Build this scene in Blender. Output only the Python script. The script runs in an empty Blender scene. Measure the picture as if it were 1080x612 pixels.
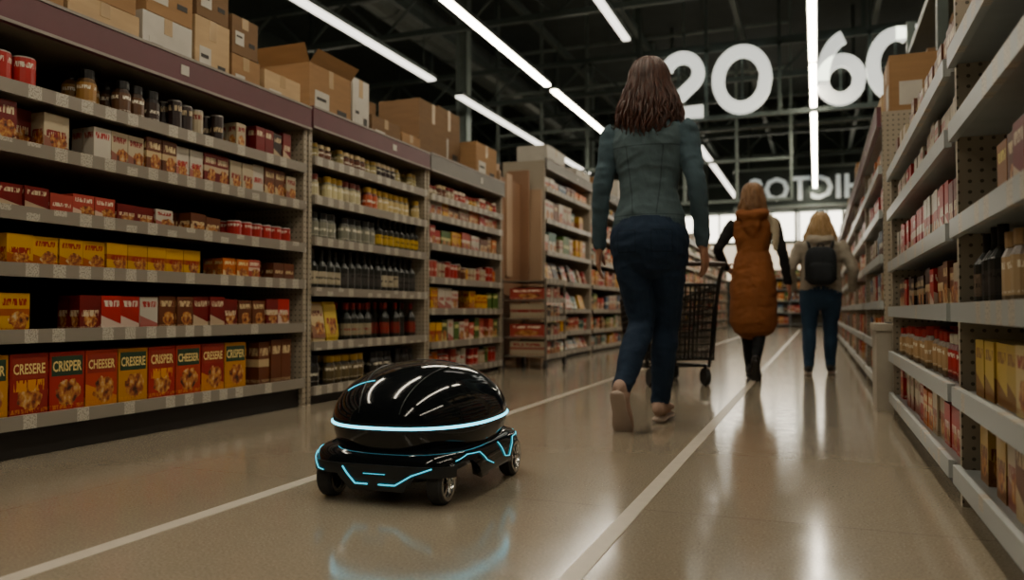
import bpy, math, random
from mathutils import Vector, Matrix, Euler, noise as mnoise
from mathutils.bvhtree import BVHTree
random.seed(11)
R=random.random
U=random.uniform
COL=bpy.context.scene.collection

def lin(h):
    h=h.lstrip('#')
    o=[]
    for i in (0,2,4):
        c=int(h[i:i+2],16)/255
        o.append(c/12.92 if c<=.04045 else ((c+.055)/1.055)**2.4)
    return tuple(o)

# ---------------------------------------------------------------- materials
class NB:
    def __init__(s,name):
        s.mat=bpy.data.materials.new(name); s.mat.use_nodes=True
        s.nt=s.mat.node_tree; s.p=s.nt.nodes['Principled BSDF']
    def n(s,t): return s.nt.nodes.new(t)
    def l(s,a,b): s.nt.links.new(a,b)
    def put(s,sock,v):
        if isinstance(v,bpy.types.NodeSocket): s.l(v,sock)
        else: sock.default_value=v
    def M(s,op,a,b=0.0,c=0.0,clamp=False):
        n=s.n('ShaderNodeMath'); n.operation=op; n.use_clamp=clamp
        s.put(n.inputs[0],a); s.put(n.inputs[1],b); s.put(n.inputs[2],c)
        return n.outputs[0]
    def rng(s,x,a,b): return s.M('COMPARE',x,(a+b)/2,(b-a)/2)
    def mix(s,f,a,b):
        n=s.n('ShaderNodeMix'); n.data_type='RGBA'
        s.put(n.inputs[0],f)
        for k,v in ((6,a),(7,b)):
            if not isinstance(v,bpy.types.NodeSocket): v=(*v[:3],1)
            s.put(n.inputs[k],v)
        return n.outputs[2]
    def comb(s,x,y,z):
        n=s.n('ShaderNodeCombineXYZ')
        s.put(n.inputs[0],x); s.put(n.inputs[1],y); s.put(n.inputs[2],z)
        return n.outputs[0]
    def noise(s,vec,scale,detail=2,rough=.5):
        n=s.n('ShaderNodeTexNoise'); s.l(vec,n.inputs['Vector'])
        n.inputs['Scale'].default_value=scale; n.inputs['Detail'].default_value=detail
        n.inputs['Roughness'].default_value=rough
        return n.outputs['Fac']
    def obj(s,stretch=(1,1,1)):
        t=s.n('ShaderNodeTexCoord'); m=s.n('ShaderNodeMapping'); m.inputs['Scale'].default_value=stretch
        s.l(t.outputs['Object'],m.inputs['Vector']); return m.outputs[0]
    def bump(s,h,st,dist=.01):
        b=s.n('ShaderNodeBump'); b.inputs['Strength'].default_value=st; b.inputs['Distance'].default_value=dist
        s.l(h,b.inputs['Height']); s.l(b.outputs[0],s.p.inputs['Normal'])

def mat(name,col,rough=.5,metal=0,var=.12,scale=8,bump=0,stretch=(1,1,1),coat=0,spec=.5,detail=3,sheen=0):
    b=NB(name); v=b.obj(stretch); f=b.noise(v,scale,detail)
    f2=b.M('MULTIPLY_ADD',f,1.8,-.4,clamp=True)
    a=tuple(max(0,c*(1-var)) for c in col); d=tuple(c*(1+var) for c in col)
    b.l(b.mix(f2,a,d),b.p.inputs['Base Color'])
    b.p.inputs['Roughness'].default_value=rough; b.p.inputs['Metallic'].default_value=metal
    b.p.inputs['Coat Weight'].default_value=coat
    b.p.inputs['Specular IOR Level'].default_value=spec
    b.p.inputs['Sheen Weight'].default_value=sheen
    if bump: b.bump(f,bump)
    return b.mat
def emis(name,col,st):
    b=NB(name); b.p.inputs['Base Color'].default_value=(*col,1)
    b.p.inputs['Emission Color'].default_value=(*col,1); b.p.inputs['Emission Strength'].default_value=st
    return b.mat

def make_label():
    b=NB('printed_packaging')
    def attr(nm):
        n=b.n('ShaderNodeAttribute'); n.attribute_name=nm; return n
    ca=attr('ca').outputs['Color']; cb=attr('cb').outputs['Color']
    sp=b.n('ShaderNodeSeparateColor'); b.l(attr('cs').outputs['Color'],sp.inputs[0])
    seed,sty=sp.outputs[0],sp.outputs[1]
    uvn=b.n('ShaderNodeUVMap'); uvn.uv_map='UVMap'
    sx=b.n('ShaderNodeSeparateXYZ'); b.l(uvn.outputs[0],sx.inputs[0])
    u=b.M('FRACT',sx.outputs[0]); v=sx.outputs[1]
    sd=b.M('MULTIPLY',seed,37.0)
    h1=b.M('FRACT',b.M('MULTIPLY',seed,7.13)); h2=b.M('FRACT',b.M('MULTIPLY',seed,13.7)); h3=b.M('FRACT',b.M('MULTIPLY',seed,23.9))
    off=b.M('MULTIPLY',b.M('GREATER_THAN',h3,.6),-.28)   # title position differs per design
    vt=b.M('SUBTRACT',v,off)
    tn=b.noise(b.comb(b.M('MULTIPLY',u,17.0),b.M('MULTIPLY',v,4.0),sd),1.0,1)
    ti=b.M('MULTIPLY',b.rng(vt,.68,.86),b.rng(u,.1,.9))
    ti=b.M('MULTIPLY',ti,b.M('GREATER_THAN',tn,.46))
    pn=b.noise(b.comb(b.M('MULTIPLY',u,6.0),b.M('MULTIPLY',v,6.0),sd),1.0,3)
    px=b.M('MULTIPLY_ADD',h2,.3,.38)
    ex=b.M('POWER',b.M('ABSOLUTE',b.M('DIVIDE',b.M('SUBTRACT',u,px),.34)),2.0)
    ey=b.M('POWER',b.M('ABSOLUTE',b.M('DIVIDE',b.M('SUBTRACT',v,.31),.23)),2.0)
    e=b.M('ADD',b.M('ADD',ex,ey),b.M('MULTIPLY_ADD',pn,1.6,-.75))
    hasp=b.M('GREATER_THAN',h2,.38)
    pic=b.M('MULTIPLY',b.M('LESS_THAN',e,1.0),b.M('MULTIPLY',hasp,b.M('GREATER_THAN',sty,.8)))
    rp=b.n('ShaderNodeValToRGB'); r=rp.color_ramp
    r.elements[0].position=.3; r.elements[0].color=(.06,.018,.012,1)
    r.elements[1].position=.74; r.elements[1].color=(.6,.48,.3,1)
    k=r.elements.new(.45); k.color=(.32,.08,.025,1)
    k=r.elements.new(.58); k.color=(.55,.26,.05,1)
    pn2=b.noise(b.comb(b.M('MULTIPLY',u,5.0),b.M('MULTIPLY',v,5.0),sd),1.3,3)
    b.l(pn2,rp.inputs[0])
    blk=b.M('MULTIPLY',b.M('GREATER_THAN',h1,.5),b.M('LESS_THAN',b.M('ADD',v,b.M('MULTIPLY',u,.25)),.42))
    blk2=b.M('MULTIPLY',b.M('LESS_THAN',h1,.22),b.rng(v,.42,.60))
    blk=b.M('MULTIPLY',b.M('MAXIMUM',blk,blk2),b.M('GREATER_THAN',sty,.8))
    tx=b.M('MULTIPLY',b.rng(v,.05,.12),b.M('GREATER_THAN',b.noise(b.comb(b.M('MULTIPLY',u,30.0),b.M('MULTIPLY',v,10.0),sd),1,1),.5))
    c=b.mix(b.M('MULTIPLY',blk,.75),ca,cb)
    c=b.mix(pic,c,rp.outputs[0])
    on=b.M('GREATER_THAN',sty,.5)
    c=b.mix(b.M('MULTIPLY',ti,on),c,cb)
    c=b.mix(b.M('MULTIPLY',b.M('MULTIPLY',tx,on),.6),c,cb)
    b.l(c,b.p.inputs['Base Color']); b.p.inputs['Roughness'].default_value=.38
    return b.mat
LABEL=make_label()

def make_floor():
    b=NB('polished_concrete'); v=b.obj()
    n1=b.noise(v,.7,4); n2=b.noise(v,14,3); n3=b.noise(v,160,2)
    c=b.mix(n1,lin('#8a7f6c'),lin('#9f937f'))
    c=b.mix(b.M('MULTIPLY',b.M('GREATER_THAN',n3,.60),.4),c,lin('#bfb4a1'))
    c=b.mix(b.M('MULTIPLY',b.M('LESS_THAN',n3,.38),.45),c,lin('#544b3f'))
    c=b.mix(b.M('MULTIPLY',n2,.35),c,lin('#786d5d'))
    s=b.n('ShaderNodeSeparateXYZ'); b.l(v,s.inputs[0])
    jx=b.M('LESS_THAN',b.M('FRACT',b.M('DIVIDE',b.M('ADD',s.outputs[0],20.3),2.6)),.002)
    jy=b.M('LESS_THAN',b.M('FRACT',b.M('DIVIDE',b.M('ADD',s.outputs[1],20.2),3.2)),.0018)
    c=b.mix(b.M('MULTIPLY',b.M('MAXIMUM',jx,jy),.4),c,lin('#5a5046'))
    b.l(c,b.p.inputs['Base Color'])
    b.l(b.M('MULTIPLY_ADD',n2,.13,.07),b.p.inputs['Roughness'])
    b.p.inputs['Specular IOR Level'].default_value=.7
    b.bump(n2,.025,.01)
    return b.mat

def make_rail(name,base,dens=.3):
    b=NB(name); v=b.obj(); s=b.n('ShaderNodeSeparateXYZ'); b.l(v,s.inputs[0])
    y=b.M('DIVIDE',b.M('ADD',s.outputs[1],50.0),.115)
    fr=b.M('FRACT',y); cell=b.M('FLOOR',y)
    wn=b.n('ShaderNodeTexWhiteNoise'); wn.noise_dimensions='3D'
    b.l(b.comb(cell,b.M('FLOOR',b.M('MULTIPLY',s.outputs[2],12.0)),0.0),wn.inputs['Vector'])
    tag=b.M('MULTIPLY',b.rng(fr,.14,.62),b.M('GREATER_THAN',wn.outputs['Value'],dens))
    tx=b.M('GREATER_THAN',b.noise(b.comb(b.M('MULTIPLY',y,26.0),b.M('MULTIPLY',s.outputs[2],150.0),cell),1,1),.55)
    c=b.mix(tag,base,lin('#beb7a8'))
    c=b.mix(b.M('MULTIPLY',b.M('MULTIPLY',tag,tx),.55),c,(.08,.06,.05))
    b.l(c,b.p.inputs['Base Color']); b.p.inputs['Roughness'].default_value=.35
    return b.mat
def make_perf(name,base):
    b=NB(name); v=b.obj(); s=b.n('ShaderNodeSeparateXYZ'); b.l(v,s.inputs[0])
    a=b.M('SUBTRACT',b.M('FRACT',b.M('DIVIDE',b.M('ADD',b.M('ADD',s.outputs[0],s.outputs[1]),30.0),.03)),.5)
    z=b.M('SUBTRACT',b.M('FRACT',b.M('DIVIDE',s.outputs[2],.03)),.5)
    d=b.M('ADD',b.M('MULTIPLY',a,a),b.M('MULTIPLY',z,z))
    n=b.noise(v,6,3)
    c=b.mix(n,tuple(k*.85 for k in base),base)
    b.l(b.mix(b.M('LESS_THAN',d,.03),c,tuple(k*.25 for k in base)),b.p.inputs['Base Color'])
    b.p.inputs['Roughness'].default_value=.5
    return b.mat

M_FLOOR=make_floor()
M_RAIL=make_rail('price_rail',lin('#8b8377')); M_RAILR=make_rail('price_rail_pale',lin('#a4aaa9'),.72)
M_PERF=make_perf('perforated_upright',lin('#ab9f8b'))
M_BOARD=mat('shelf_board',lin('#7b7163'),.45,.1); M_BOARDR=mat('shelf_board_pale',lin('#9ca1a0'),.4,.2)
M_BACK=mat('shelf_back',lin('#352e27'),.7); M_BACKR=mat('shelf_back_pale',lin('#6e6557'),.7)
M_KICK=mat('kick_plate',lin('#1c1917'),.5)
M_HEAD=mat('header_maroon',lin('#5c2c34'),.4,0,.1)
M_HEADG=mat('header_grey',lin('#66625a'),.4)
M_EDGE=mat('header_edge',lin('#8a8178'),.4)
M_CARD=mat('cardboard',lin('#96724a'),.8,0,.1,5,.05,(1,1,6))
M_CARD2=mat('cardboard_dark',lin('#735739'),.8,0,.1,5,.05,(1,1,6))
M_CARD3=mat('cardboard_pale',lin('#b79b74'),.8,0,.1,5,.05,(1,1,6))
M_TAPE=mat('packing_tape',lin('#a88a5c'),.3)
M_WHITE=mat('white_paper',lin('#bdb8ac'),.6)
M_PRINT=mat('printed_ink',lin('#2b2722'),.6)
M_STEEL=mat('painted_steel',lin('#495451'),.5,.2)
M_STEELL=mat('pale_steel',lin('#7c8883'),.5,.2)
M_CEIL=mat('ceiling_deck',lin('#313a37'),.8,0,.2,2)
M_WALL=mat('wall_paint',lin('#404a46'),.7,0,.15,1)
M_DUCT=mat('duct_metal',lin('#6a7371'),.4,.5)
M_TUBE=emis('tube_light',(1.0,.885,.69),41.0)
M_TUBED=emis('tube_light_dim',(1.0,.94,.82),3.0)
M_SIGN=emis('sign_letter_glow',(.88,.9,.82),1.0)
M_SIGN2=emis('sign_letter_dim',(.62,.68,.66),.4)
M_WIN=emis('daylight_window',(1.0,.92,.76),5.5)
M_BACKGLOW=emis('back_wall_glow',(1.0,.82,.58),1.3)  # glow for the panel that brightens the far end
M_LINE=mat('floor_tape',lin('#c9bfae'),.3,0,.1,20)

# ---------------------------------------------------------------- mesh builder
class MB:
    def __init__(s): s.v=[];s.f=[];s.m=[];s.uv=[];s.a=[];s.b=[];s.s=[]
    def face(s,idx,m=0,uv=None,a=(0,0,0),b=(0,0,0),sd=0,st=0):
        s.f.append(idx); s.m.append(m); s.uv.append(uv or [(0,0)]*len(idx)); s.a.append(a); s.b.append(b); s.s.append((sd,st,0))
    def box(s,x0,x1,y0,y1,z0,z1,m=0,a=(0,0,0),b=(0,0,0),sd=0,st=0,pinch=0):
        k=len(s.v); xm=(x0+x1)/2; h=(x1-x0)/2; ht=h*(1-pinch)
        s.v+=[(x0,y0,z0),(x1,y0,z0),(x1,y1,z0),(x0,y1,z0),(xm-ht,y0,z1),(xm+ht,y0,z1),(xm+ht,y1,z1),(xm-ht,y1,z1)]
        q=[(0,0),(1,0),(1,1),(0,1)]
        s.face((k+0,k+1,k+5,k+4),m,q,a,b,sd,st); s.face((k+1,k+2,k+6,k+5),m,q,a,b,sd,st)
        s.face((k+2,k+3,k+7,k+6),m,q,a,b,sd,st); s.face((k+3,k+0,k+4,k+7),m,q,a,b,sd,st)
        s.face((k+4,k+5,k+6,k+7),m,None,a,b,sd,0); s.face((k+3,k+2,k+1,k+0),m,None,a,b,sd,0)
    def revolve(s,cx,cy,prof,n=10,m=0,sd=0):
        k=len(s.v); ph=U(0,1)
        for p in prof:
            for i in range(n):
                t=2*math.pi*i/n; s.v.append((cx+p[0]*math.cos(t),cy+p[0]*math.sin(t),p[1]))
        for j in range(len(prof)-1):
            c,cb,st=prof[j][2],prof[j][3],prof[j][4]
            for i in range(n):
                i2=(i+1)%n
                u0=3*i/n+ph; u1=3*(i+1)/n+ph
                s.face((k+j*n+i,k+j*n+i2,k+(j+1)*n+i2,k+(j+1)*n+i),m,[(u0,0),(u1,0),(u1,1),(u0,1)],c,cb,sd,st)
        s.face(tuple(k+(len(prof)-1)*n+i for i in range(n)),m,None,prof[-1][2],prof[-1][2],sd,0)
        s.face(tuple(k+n-1-i for i in range(n)),m,None,prof[0][2],prof[0][2],sd,0)
    def tube(s,pts,r,n=6,m=0,closed=False,r2=None):
        pts=[Vector(p) for p in pts]; k=len(s.v); N=len(pts)
        ref=None
        for i,p in enumerate(pts):
            if closed: t=pts[(i+1)%N]-pts[i-1]
            else: t=pts[min(i+1,N-1)]-pts[max(i-1,0)]
            t.normalize()
            if ref is None:
                ref=Vector((0,0,1)) if abs(t.z)<.9 else Vector((1,0,0))
            a=(ref-t*ref.dot(t)); 
            if a.length<1e-5: a=t.orthogonal()
            a.normalize(); b=t.cross(a); ref=a
            rr=r if r2 is None else r+(r2-r)*i/(N-1)
            for j in range(n):
                q=2*math.pi*j/n+math.pi/n; s.v.append(tuple(p+a*math.cos(q)*rr+b*math.sin(q)*rr))
        for i in range(N if closed else N-1):
            i2=(i+1)%N
            for j in range(n):
                j2=(j+1)%n; s.face((k+i*n+j,k+i*n+j2,k+i2*n+j2,k+i2*n+j),m)
        if not closed:
            s.face(tuple(k+n-1-j for j in range(n)),m); s.face(tuple(k+(N-1)*n+j for j in range(n)),m)
    def mesh(s,vs,fs,m=0,**kw):
        k=len(s.v); s.v+=[tuple(v) for v in vs]
        for f in fs: s.face(tuple(k+i for i in f),m,**kw)
    def build(s,name,mats,smooth=False,parent=None,bevel=0):
        me=bpy.data.meshes.new(name); me.from_pydata(s.v,[],s.f)
        for mm in mats: me.materials.append(mm)
        me.polygons.foreach_set('material_index',s.m)
        if any(x[1] for x in s.s) or mats[0] is LABEL:
            uv=me.uv_layers.new(name='UVMap'); flat=[]; A=[];B=[];S=[]
            for i,f in enumerate(s.f):
                for j in range(len(f)):
                    flat+=s.uv[i][j]; A+=[*s.a[i],1]; B+=[*s.b[i],1]; S+=[*s.s[i],1]
            uv.data.foreach_set('uv',flat)
            for nm,d in (('ca',A),('cb',B),('cs',S)):
                at=me.attributes.new(nm,'FLOAT_COLOR','CORNER'); at.data.foreach_set('color',d)
        if smooth: me.polygons.foreach_set('use_smooth',[True]*len(s.f))
        me.validate(); me.update()
        ob=bpy.data.objects.new(name,me); COL.objects.link(ob)
        if bevel:
            md=ob.modifiers.new('bevel','BEVEL'); md.width=bevel; md.segments=2; md.limit_method='ANGLE'
        if parent: ob.parent=parent
        return ob
def empty(name,loc=(0,0,0),rz=0):
    e=bpy.data.objects.new(name,None); e.location=loc; e.rotation_euler=(0,0,rz); e.empty_display_size=.1; COL.objects.link(e); return e
def simple_box(name,x0,x1,y0,y1,z0,z1,m,bevel=0):
    b=MB(); b.box(x0,x1,y0,y1,z0,z1); return b.build(name,[m],bevel=bevel)
_tc={}
def text_geo(t,size):
    if (t,size) in _tc: return _tc[(t,size)]
    cu=bpy.data.curves.new('t','FONT'); cu.body=t; cu.size=size; cu.offset=size*.02; cu.resolution_u=2
    ob=bpy.data.objects.new('t',cu); COL.objects.link(ob)
    dg=bpy.context.evaluated_depsgraph_get(); me=bpy.data.meshes.new_from_object(ob.evaluated_get(dg))
    vs=[v.co.copy() for v in me.vertices]; fs=[tuple(p.vertices) for p in me.polygons]
    bpy.data.objects.remove(ob); bpy.data.curves.remove(cu); bpy.data.meshes.remove(me)
    w0=min(v.x for v in vs); w1=max(v.x for v in vs)
    _tc[(t,size)]=(vs,fs,w0,w1); return _tc[(t,size)]

# ---------------------------------------------------------------- room
YB=31.0; XL=-14.0; XR_=9.0; ZC=8.2; YF=-9.0
simple_box('floor',XL,XR_,YF,YB,-.1,0,M_FLOOR)
simple_box('ceiling',XL,XR_,YF,YB,ZC,ZC+.1,M_CEIL)
simple_box('wall_left',XL-.1,XL,YF,YB,0,ZC,M_WALL)
simple_box('wall_right',XR_,XR_+.1,YF,YB,0,ZC,M_WALL)
simple_box('wall_back',XL,XR_,YB,YB+.1,0,ZC,M_WALL)
simple_box('wall_front',XL,XR_,YF-.1,YF,0,ZC,M_WALL)
simple_box('floor_line',-1.575,-1.525,YF+1,24,.0,.002,M_LINE)
simple_box('floor_line',-.5,-.455,YF+1,24,.0,.002,M_LINE)
wb=MB()
x=-5.3
while x<2.4:
    wb.box(x,x+.87,YB-.06,YB-.01,3.15,4.15); x+=.95
wb.build('window_1',[M_WIN])
wb=MB(); wb.box(-7.5,3.2,YB-.06,YB-.01,1.7,3.0); wb.build('back_glow_panel',[M_BACKGLOW])  # warm glowing panel below the windows, brightens the far end
wb=MB()
x=-13.5
while x<8.9:
    wb.box(x-.05,x+.05,YB-.3,YB-.1,0,ZC); x+=1.6
for z in (3.07,4.25,5.3,6.3,7.3): wb.box(XL+.1,XR_-.1,YB-.28,YB-.12,z-.05,z+.05)
wb.build('trim_1',[M_STEELL])

for i,y in enumerate((4.5,8.2,12.2,17.0,21.5,26.0)):
    t=MB(); z0,z1=5.35,6.1
    t.box(XL+.05,XR_-.05,y-.05,y+.05,z0-.05,z0+.05); t.box(XL+.05,XR_-.05,y-.05,y+.05,z1-.05,z1+.05)
    x=XL+.5; up=True
    while x<XR_-1:
        a,b=(z0,z1) if up else (z1,z0)
        t.tube([(x,y,a),(x+.8,y,b)],.028,5); x+=.8; up=not up
    for x in (-12,-8.6,-6.9,-3.6,.9,4,7.5):
        t.box(x-.04,x+.04,y-.04,y+.04,z1,ZC)
    t.build('roof_truss',[M_STEEL])
t=MB()
for x in (-11.5,-8.9,-7.2,-5.2,-3.4,-1.4,1.1,3.5,6):
    t.box(x-.05,x+.05,YF+.1,YB-.4,6.2,6.35)
t.build('roof_purlins',[M_STEEL])
def duct(t,x,z,r,y0,y1):
    t.tube([(x,y0+(y1-y0)*i/20,z) for i in range(21)],r,18)
    y=y0+1
    while y<y1: t.tube([(x,y,z),(x,y+.06,z)],r*1.05,18); y+=1.5
t=MB(); duct(t,-8.1,6.9,.42,-5,28); t.build('air_duct',[M_DUCT])
for (x,y) in ((-6.6,14.5),(-6.6,24),(-4.4,22.5)):
    t=MB(); t.box(x-.12,x+.12,y-.01,y+.01,0,ZC); t.box(x-.12,x-.1,y-.1,y+.1,0,ZC); t.box(x+.1,x+.12,y-.1,y+.1,0,ZC)
    t.box(x-.2,x+.2,y-.2,y+.2,0,.03); t.build('steel_column',[M_STEELL])
t=MB()
for x in [-7.4+1.15*i for i in range(7)]: t.box(x-.03,x+.03,18.3,18.36,3.0,ZC)
for z in (3.0,3.9,4.9,5.9,6.9): t.box(-7.4,-.5,18.3,18.36,z-.03,z+.03)
t.build('glazing_frame',[M_STEELL])

def strip(x,y0,y1,z=4.5,m=M_TUBE,w=.05):
    t=MB(); t.box(x-w,x+w,y0,y1,z-.03,z,0); t.box(x-w-.015,x+w+.015,y0-.02,y1+.02,z,z+.06,1)
    for y in (y0+.3,y1-.3): t.tube([(x,y,z+.06),(x,y,ZC)],.008,4,1)
    t.build('ceiling_light_strip',[m,M_STEEL])
for a,b in ((-6,-1),(0,5),(5.6,9.2),(9.3,13.3),(13.5,20),(20.2,28.6)): strip(-.03,a,b)  # near segments of the rows are out of view, added to light the foreground
for a,b in ((1.,5),(8.2,11.3)): strip(-2.55,a,b,m=M_TUBED if b>8 else M_TUBE)  # nearer segment unseen, added for light on robot and floor
strip(-2.6,19.3,28.5,m=M_TUBED,w=.07)
for a,b in ((0,5),(8.6,13.1),(13.45,17.8)): strip(-4.36,a,b)  # first segment unseen overhead, added for near lighting
for a,b in ((8.2,12.1),(13.2,22)): strip(-6.1,a,b,m=M_TUBED,w=.07)
for a,b in ((-4,2),(4,10),(15,22)): strip(3.0,a,b)  # side row added to put more light on the shelves
for a,b in ((12,20),): strip(-10,a,b)  # left side row, likewise added for extra light

# ---------------------------------------------------------------- big sign
def strokes(mb,pts,w,d,closed=False):
    n=len(pts); P=[Vector((p[0],p[1])) for p in pts]; L=[]
    for i in range(n):
        if closed: t=P[(i+1)%n]-P[i-1]
        else: t=P[min(i+1,n-1)]-P[max(i-1,0)]
        t.normalize(); nn=Vector((-t.y,t.x))*w/2
        L.append((P[i]+nn,P[i]-nn))
    k=len(mb.v)
    for a,b in L:
        for q,yy in ((a,-d/2),(b,-d/2),(b,d/2),(a,d/2)): mb.v.append((q.x,yy,q.y))
    for i in range(n if closed else n-1):
        j=(i+1)%n
        for e in range(4):
            e2=(e+1)%4; mb.face((k+i*4+e,k+i*4+e2,k+j*4+e2,k+j*4+e),0)
    if not closed:
        mb.face((k,k+1,k+2,k+3)); mb.face((k+(n-1)*4+3,k+(n-1)*4+2,k+(n-1)*4+1,k+(n-1)*4))
def arc(cx,cz,rx,rz,a0,a1,n=20):
    return [(cx+rx*math.cos(math.radians(a0+(a1-a0)*i/n)),cz+rz*math.sin(math.radians(a0+(a1-a0)*i/n))) for i in range(n+1)]
sg=empty('illuminated_number_sign',(0,15,4.78))
W=.22
def glyph(nm,x,fn):
    g=MB(); fn(g); o=g.build(nm,[M_SIGN],parent=sg); o.location=(x,0,0)
glyph('letter_1',-2.33,lambda g:strokes(g,arc(0,.22,.3,.3,165,-40,16)+[(-.05,-.22),(-.34,-.52),(.38,-.52)],W,.12))
glyph('letter_2',-1.25,lambda g:strokes(g,arc(0,0,.42,.52,0,345,30)[:-1],W,.12,True))
glyph('letter_3',.42,lambda g:(strokes(g,arc(0,-.18,.3,.34,0,348,24)[:-1],W,.12,True),strokes(g,arc(.12,-.18,.42,.75,180,100,12),W,.12)))
glyph('letter_4',1.3,lambda g:(strokes(g,arc(0,0,.36,.52,60,330,24),W,.12),strokes(g,[(-.0,.52),(.5,.52)],W,.12)))
g=MB()
g.box(-3.2,2.2,.09,.15,.6,.68); g.box(-3.2,2.2,.09,.15,-.68,-.6)
for x in (-3.15,-1.9,-.6,.9,2.15): g.box(x-.03,x+.03,.09,.15,-.6,ZC-4.78)
for x in (-2.41,-1.25,.42,1.3): g.box(x-.02,x+.02,.05,.1,-.62,.62)
g.build('sign_frame',[M_STEEL],parent=sg)
fs=empty('fascia_sign',(0,27,0))
g=MB(); g.box(-2.5,1.9,0,.15,3.95,5.1,0); g.box(-2.55,1.95,-.03,.18,5.1,5.18,1); g.box(-2.55,1.95,-.03,.18,3.87,3.95,1)
for x in (-2.0,1.5): g.box(x-.04,x+.04,.04,.1,5.1,ZC)
g.build('sign_board',[M_CEIL,M_STEELL],parent=fs)
vs,f_,w0,w1=text_geo('HICTOS',1.0)
g=MB(); k=3.5/(w1-w0)
g.mesh([(1.45-(v.x-w0)*k,-.02,4.12+v.y*k*1.05) for v in vs],[tuple(reversed(q)) for q in f_])
g.build('sign_text',[M_SIGN2],parent=fs)

# ---------------------------------------------------------------- shelving
def shelving(side,xf,y0,y1,depth,levels,top,header=None,mh=M_HEAD,pale=False,kick=.1,endp=(1,1)):
    b=MB(); xb=xf-side*depth
    def bx(xa,xc,*r): b.box(min(xa,xc),max(xa,xc),*r)
    bx(xb,xb-side*.02,y0,y1,0,top,3)
    for e,(ya,yb) in zip(endp,((y0,y0+.03),(y1-.03,y1))):
        if e: bx(xb,xf-side*.015,ya,yb,0,top,2)
    for z in levels:
        bx(xb,xf-side*.012,y0+.03,y1-.03,z-.028,z,1)
        bx(xf-side*.012,xf+side*.008,y0+.03,y1-.03,z-.04,z+.012,0)
    if kick: bx(xf-side*.06,xf-side*.04,y0+.03,y1-.03,0,levels[-1]-.03,4)
    if header:
        zb,zt=header
        bx(xf-side*.01,xf+side*.015,y0,y1,zb,zt,5)
        bx(xf+side*.015,xf+side*.02,y0,y1,zt-.012,zt,6)
        bx(xf+side*.015,xf+side*.02,y0,y1,zb,zb+.012,6)
        bx(xb,xf-side*.012,y0+.03,y1-.03,zb,zb+.03,1)
        bx(xf+side*.015,xf+side*.018,y0+.62*(y1-y0),y0+.62*(y1-y0)+.05,zb+.045,zt-.045,7)
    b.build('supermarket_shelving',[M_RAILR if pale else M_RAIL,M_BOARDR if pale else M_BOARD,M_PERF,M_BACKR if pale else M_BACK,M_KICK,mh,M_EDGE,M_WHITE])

def item(mb,kind,x0,x1,y,w,z,h,ca,cb,st,n=10,sd=0):
    k=U(.72,.9); ca=tuple(c*k for c in ca); cb=tuple(c*.85 for c in cb)
    cx=(x0+x1)/2; cy=y+w/2; r=w/2
    if kind=='box': mb.box(x0,x1,y,y+w,z,z+h,0,ca,cb,sd,st)
    elif kind=='bag':
        mb.box(x0+.004,x1-.004,y+.004,y+w-.004,z,z+h*.12,0,ca,cb,sd,0)
        mb.box(x0,x1,y,y+w,z+h*.12,z+h*.94,0,ca,cb,sd,st,pinch=.75)
        mb.box(cx-.003,cx+.003,y,y+w,z+h*.94,z+h,0,ca,cb,sd,0)
    elif kind=='can':
        g=(.35,.33,.3)
        mb.revolve(cx,cy,[(r*.93,z,g,g,0),(r,z+.006,ca,cb,st),(r,z+h-.006,g,g,0),(r*.93,z+h,g,g,0)],n,0,sd)
    elif kind=='jar':
        d=tuple(c*.3 for c in ca) 
        mb.revolve(cx,cy,[(r*.9,z,d,d,0),(r,z+h*.06,d,d,0),(r,z+h*.14,ca,(.8,.75,.6),st),(r,z+h*.66,d,d,0),(r*.78,z+h*.78,cb,cb,0),(r*.84,z+h*.79,cb,cb,0),(r*.84,z+h,cb,cb,0)],n,0,sd)
    elif kind=='bottle':
        d=(.012,.014,.01)
        mb.revolve(cx,cy,[(r*.9,z,d,d,0),(r,z+h*.03,d,d,0),(r,z+h*.14,ca,cb,st),(r,z+h*.45,d,d,0),(r,z+h*.58,d,d,0),(r*.38,z+h*.74,d,d,0),(r*.36,z+h*.82,cb,cb,0),(r*.38,z+h,cb,cb,0)],n,0,sd)

def fill(name,side,xf,y0,y1,z,kind,w,d,h,pal,gap=.006,run=3,back=2,sb=.03,skip=.02,hv=.04,st=1.0,n=10):
    mb=MB(); y=y0+.04; cnt=0; z=z+.001; sd=0
    while y+w<=y1-.035:
        if cnt<=0: ca,cb=random.choice(pal); cnt=random.randint(1,run*2); hh=h*U(1-hv,1+hv); sd=R()
        cnt-=1
        if R()>skip:
            j=U(0,.014); s0=0 if R()>.07 else 1
            for k in range(s0,back):
                dd=w if kind in('can','jar','bottle') else d
                xa=xf-side*(sb+j+k*(dd+.004)); xb=xa-side*dd
                item(mb,kind,min(xa,xb),max(xa,xb),y,w,z,hh,ca,cb,st,n,sd)
        y+=w+gap
    if mb.v: mb.build(name,[LABEL],smooth=False)
L_=lin
RED=(L_('#b81c14'),L_('#e6dcc8')); DRED=(L_('#7a1210'),L_('#dcc9a5')); CREAM=(L_('#c4b496'),L_('#8a1510'))
YEL=(L_('#e0a818'),L_('#a01c0c')); ORG=(L_('#d8701a'),L_('#f0dca0')); DARK=(L_('#2c1a16'),L_('#d0b890'))
BRN=(L_('#6e3a1e'),L_('#e0c898')); WHT=(L_('#d0c8b8'),L_('#b01c14')); GRN=(L_('#4a6a2a'),L_('#e0d890'))
BLU=(L_('#3c5a78'),L_('#e0e0d0')); PNK=(L_('#c04a3c'),L_('#f0e0c8')); TEAL=(L_('#3b6a60'),L_('#e0dcc4'))

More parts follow.
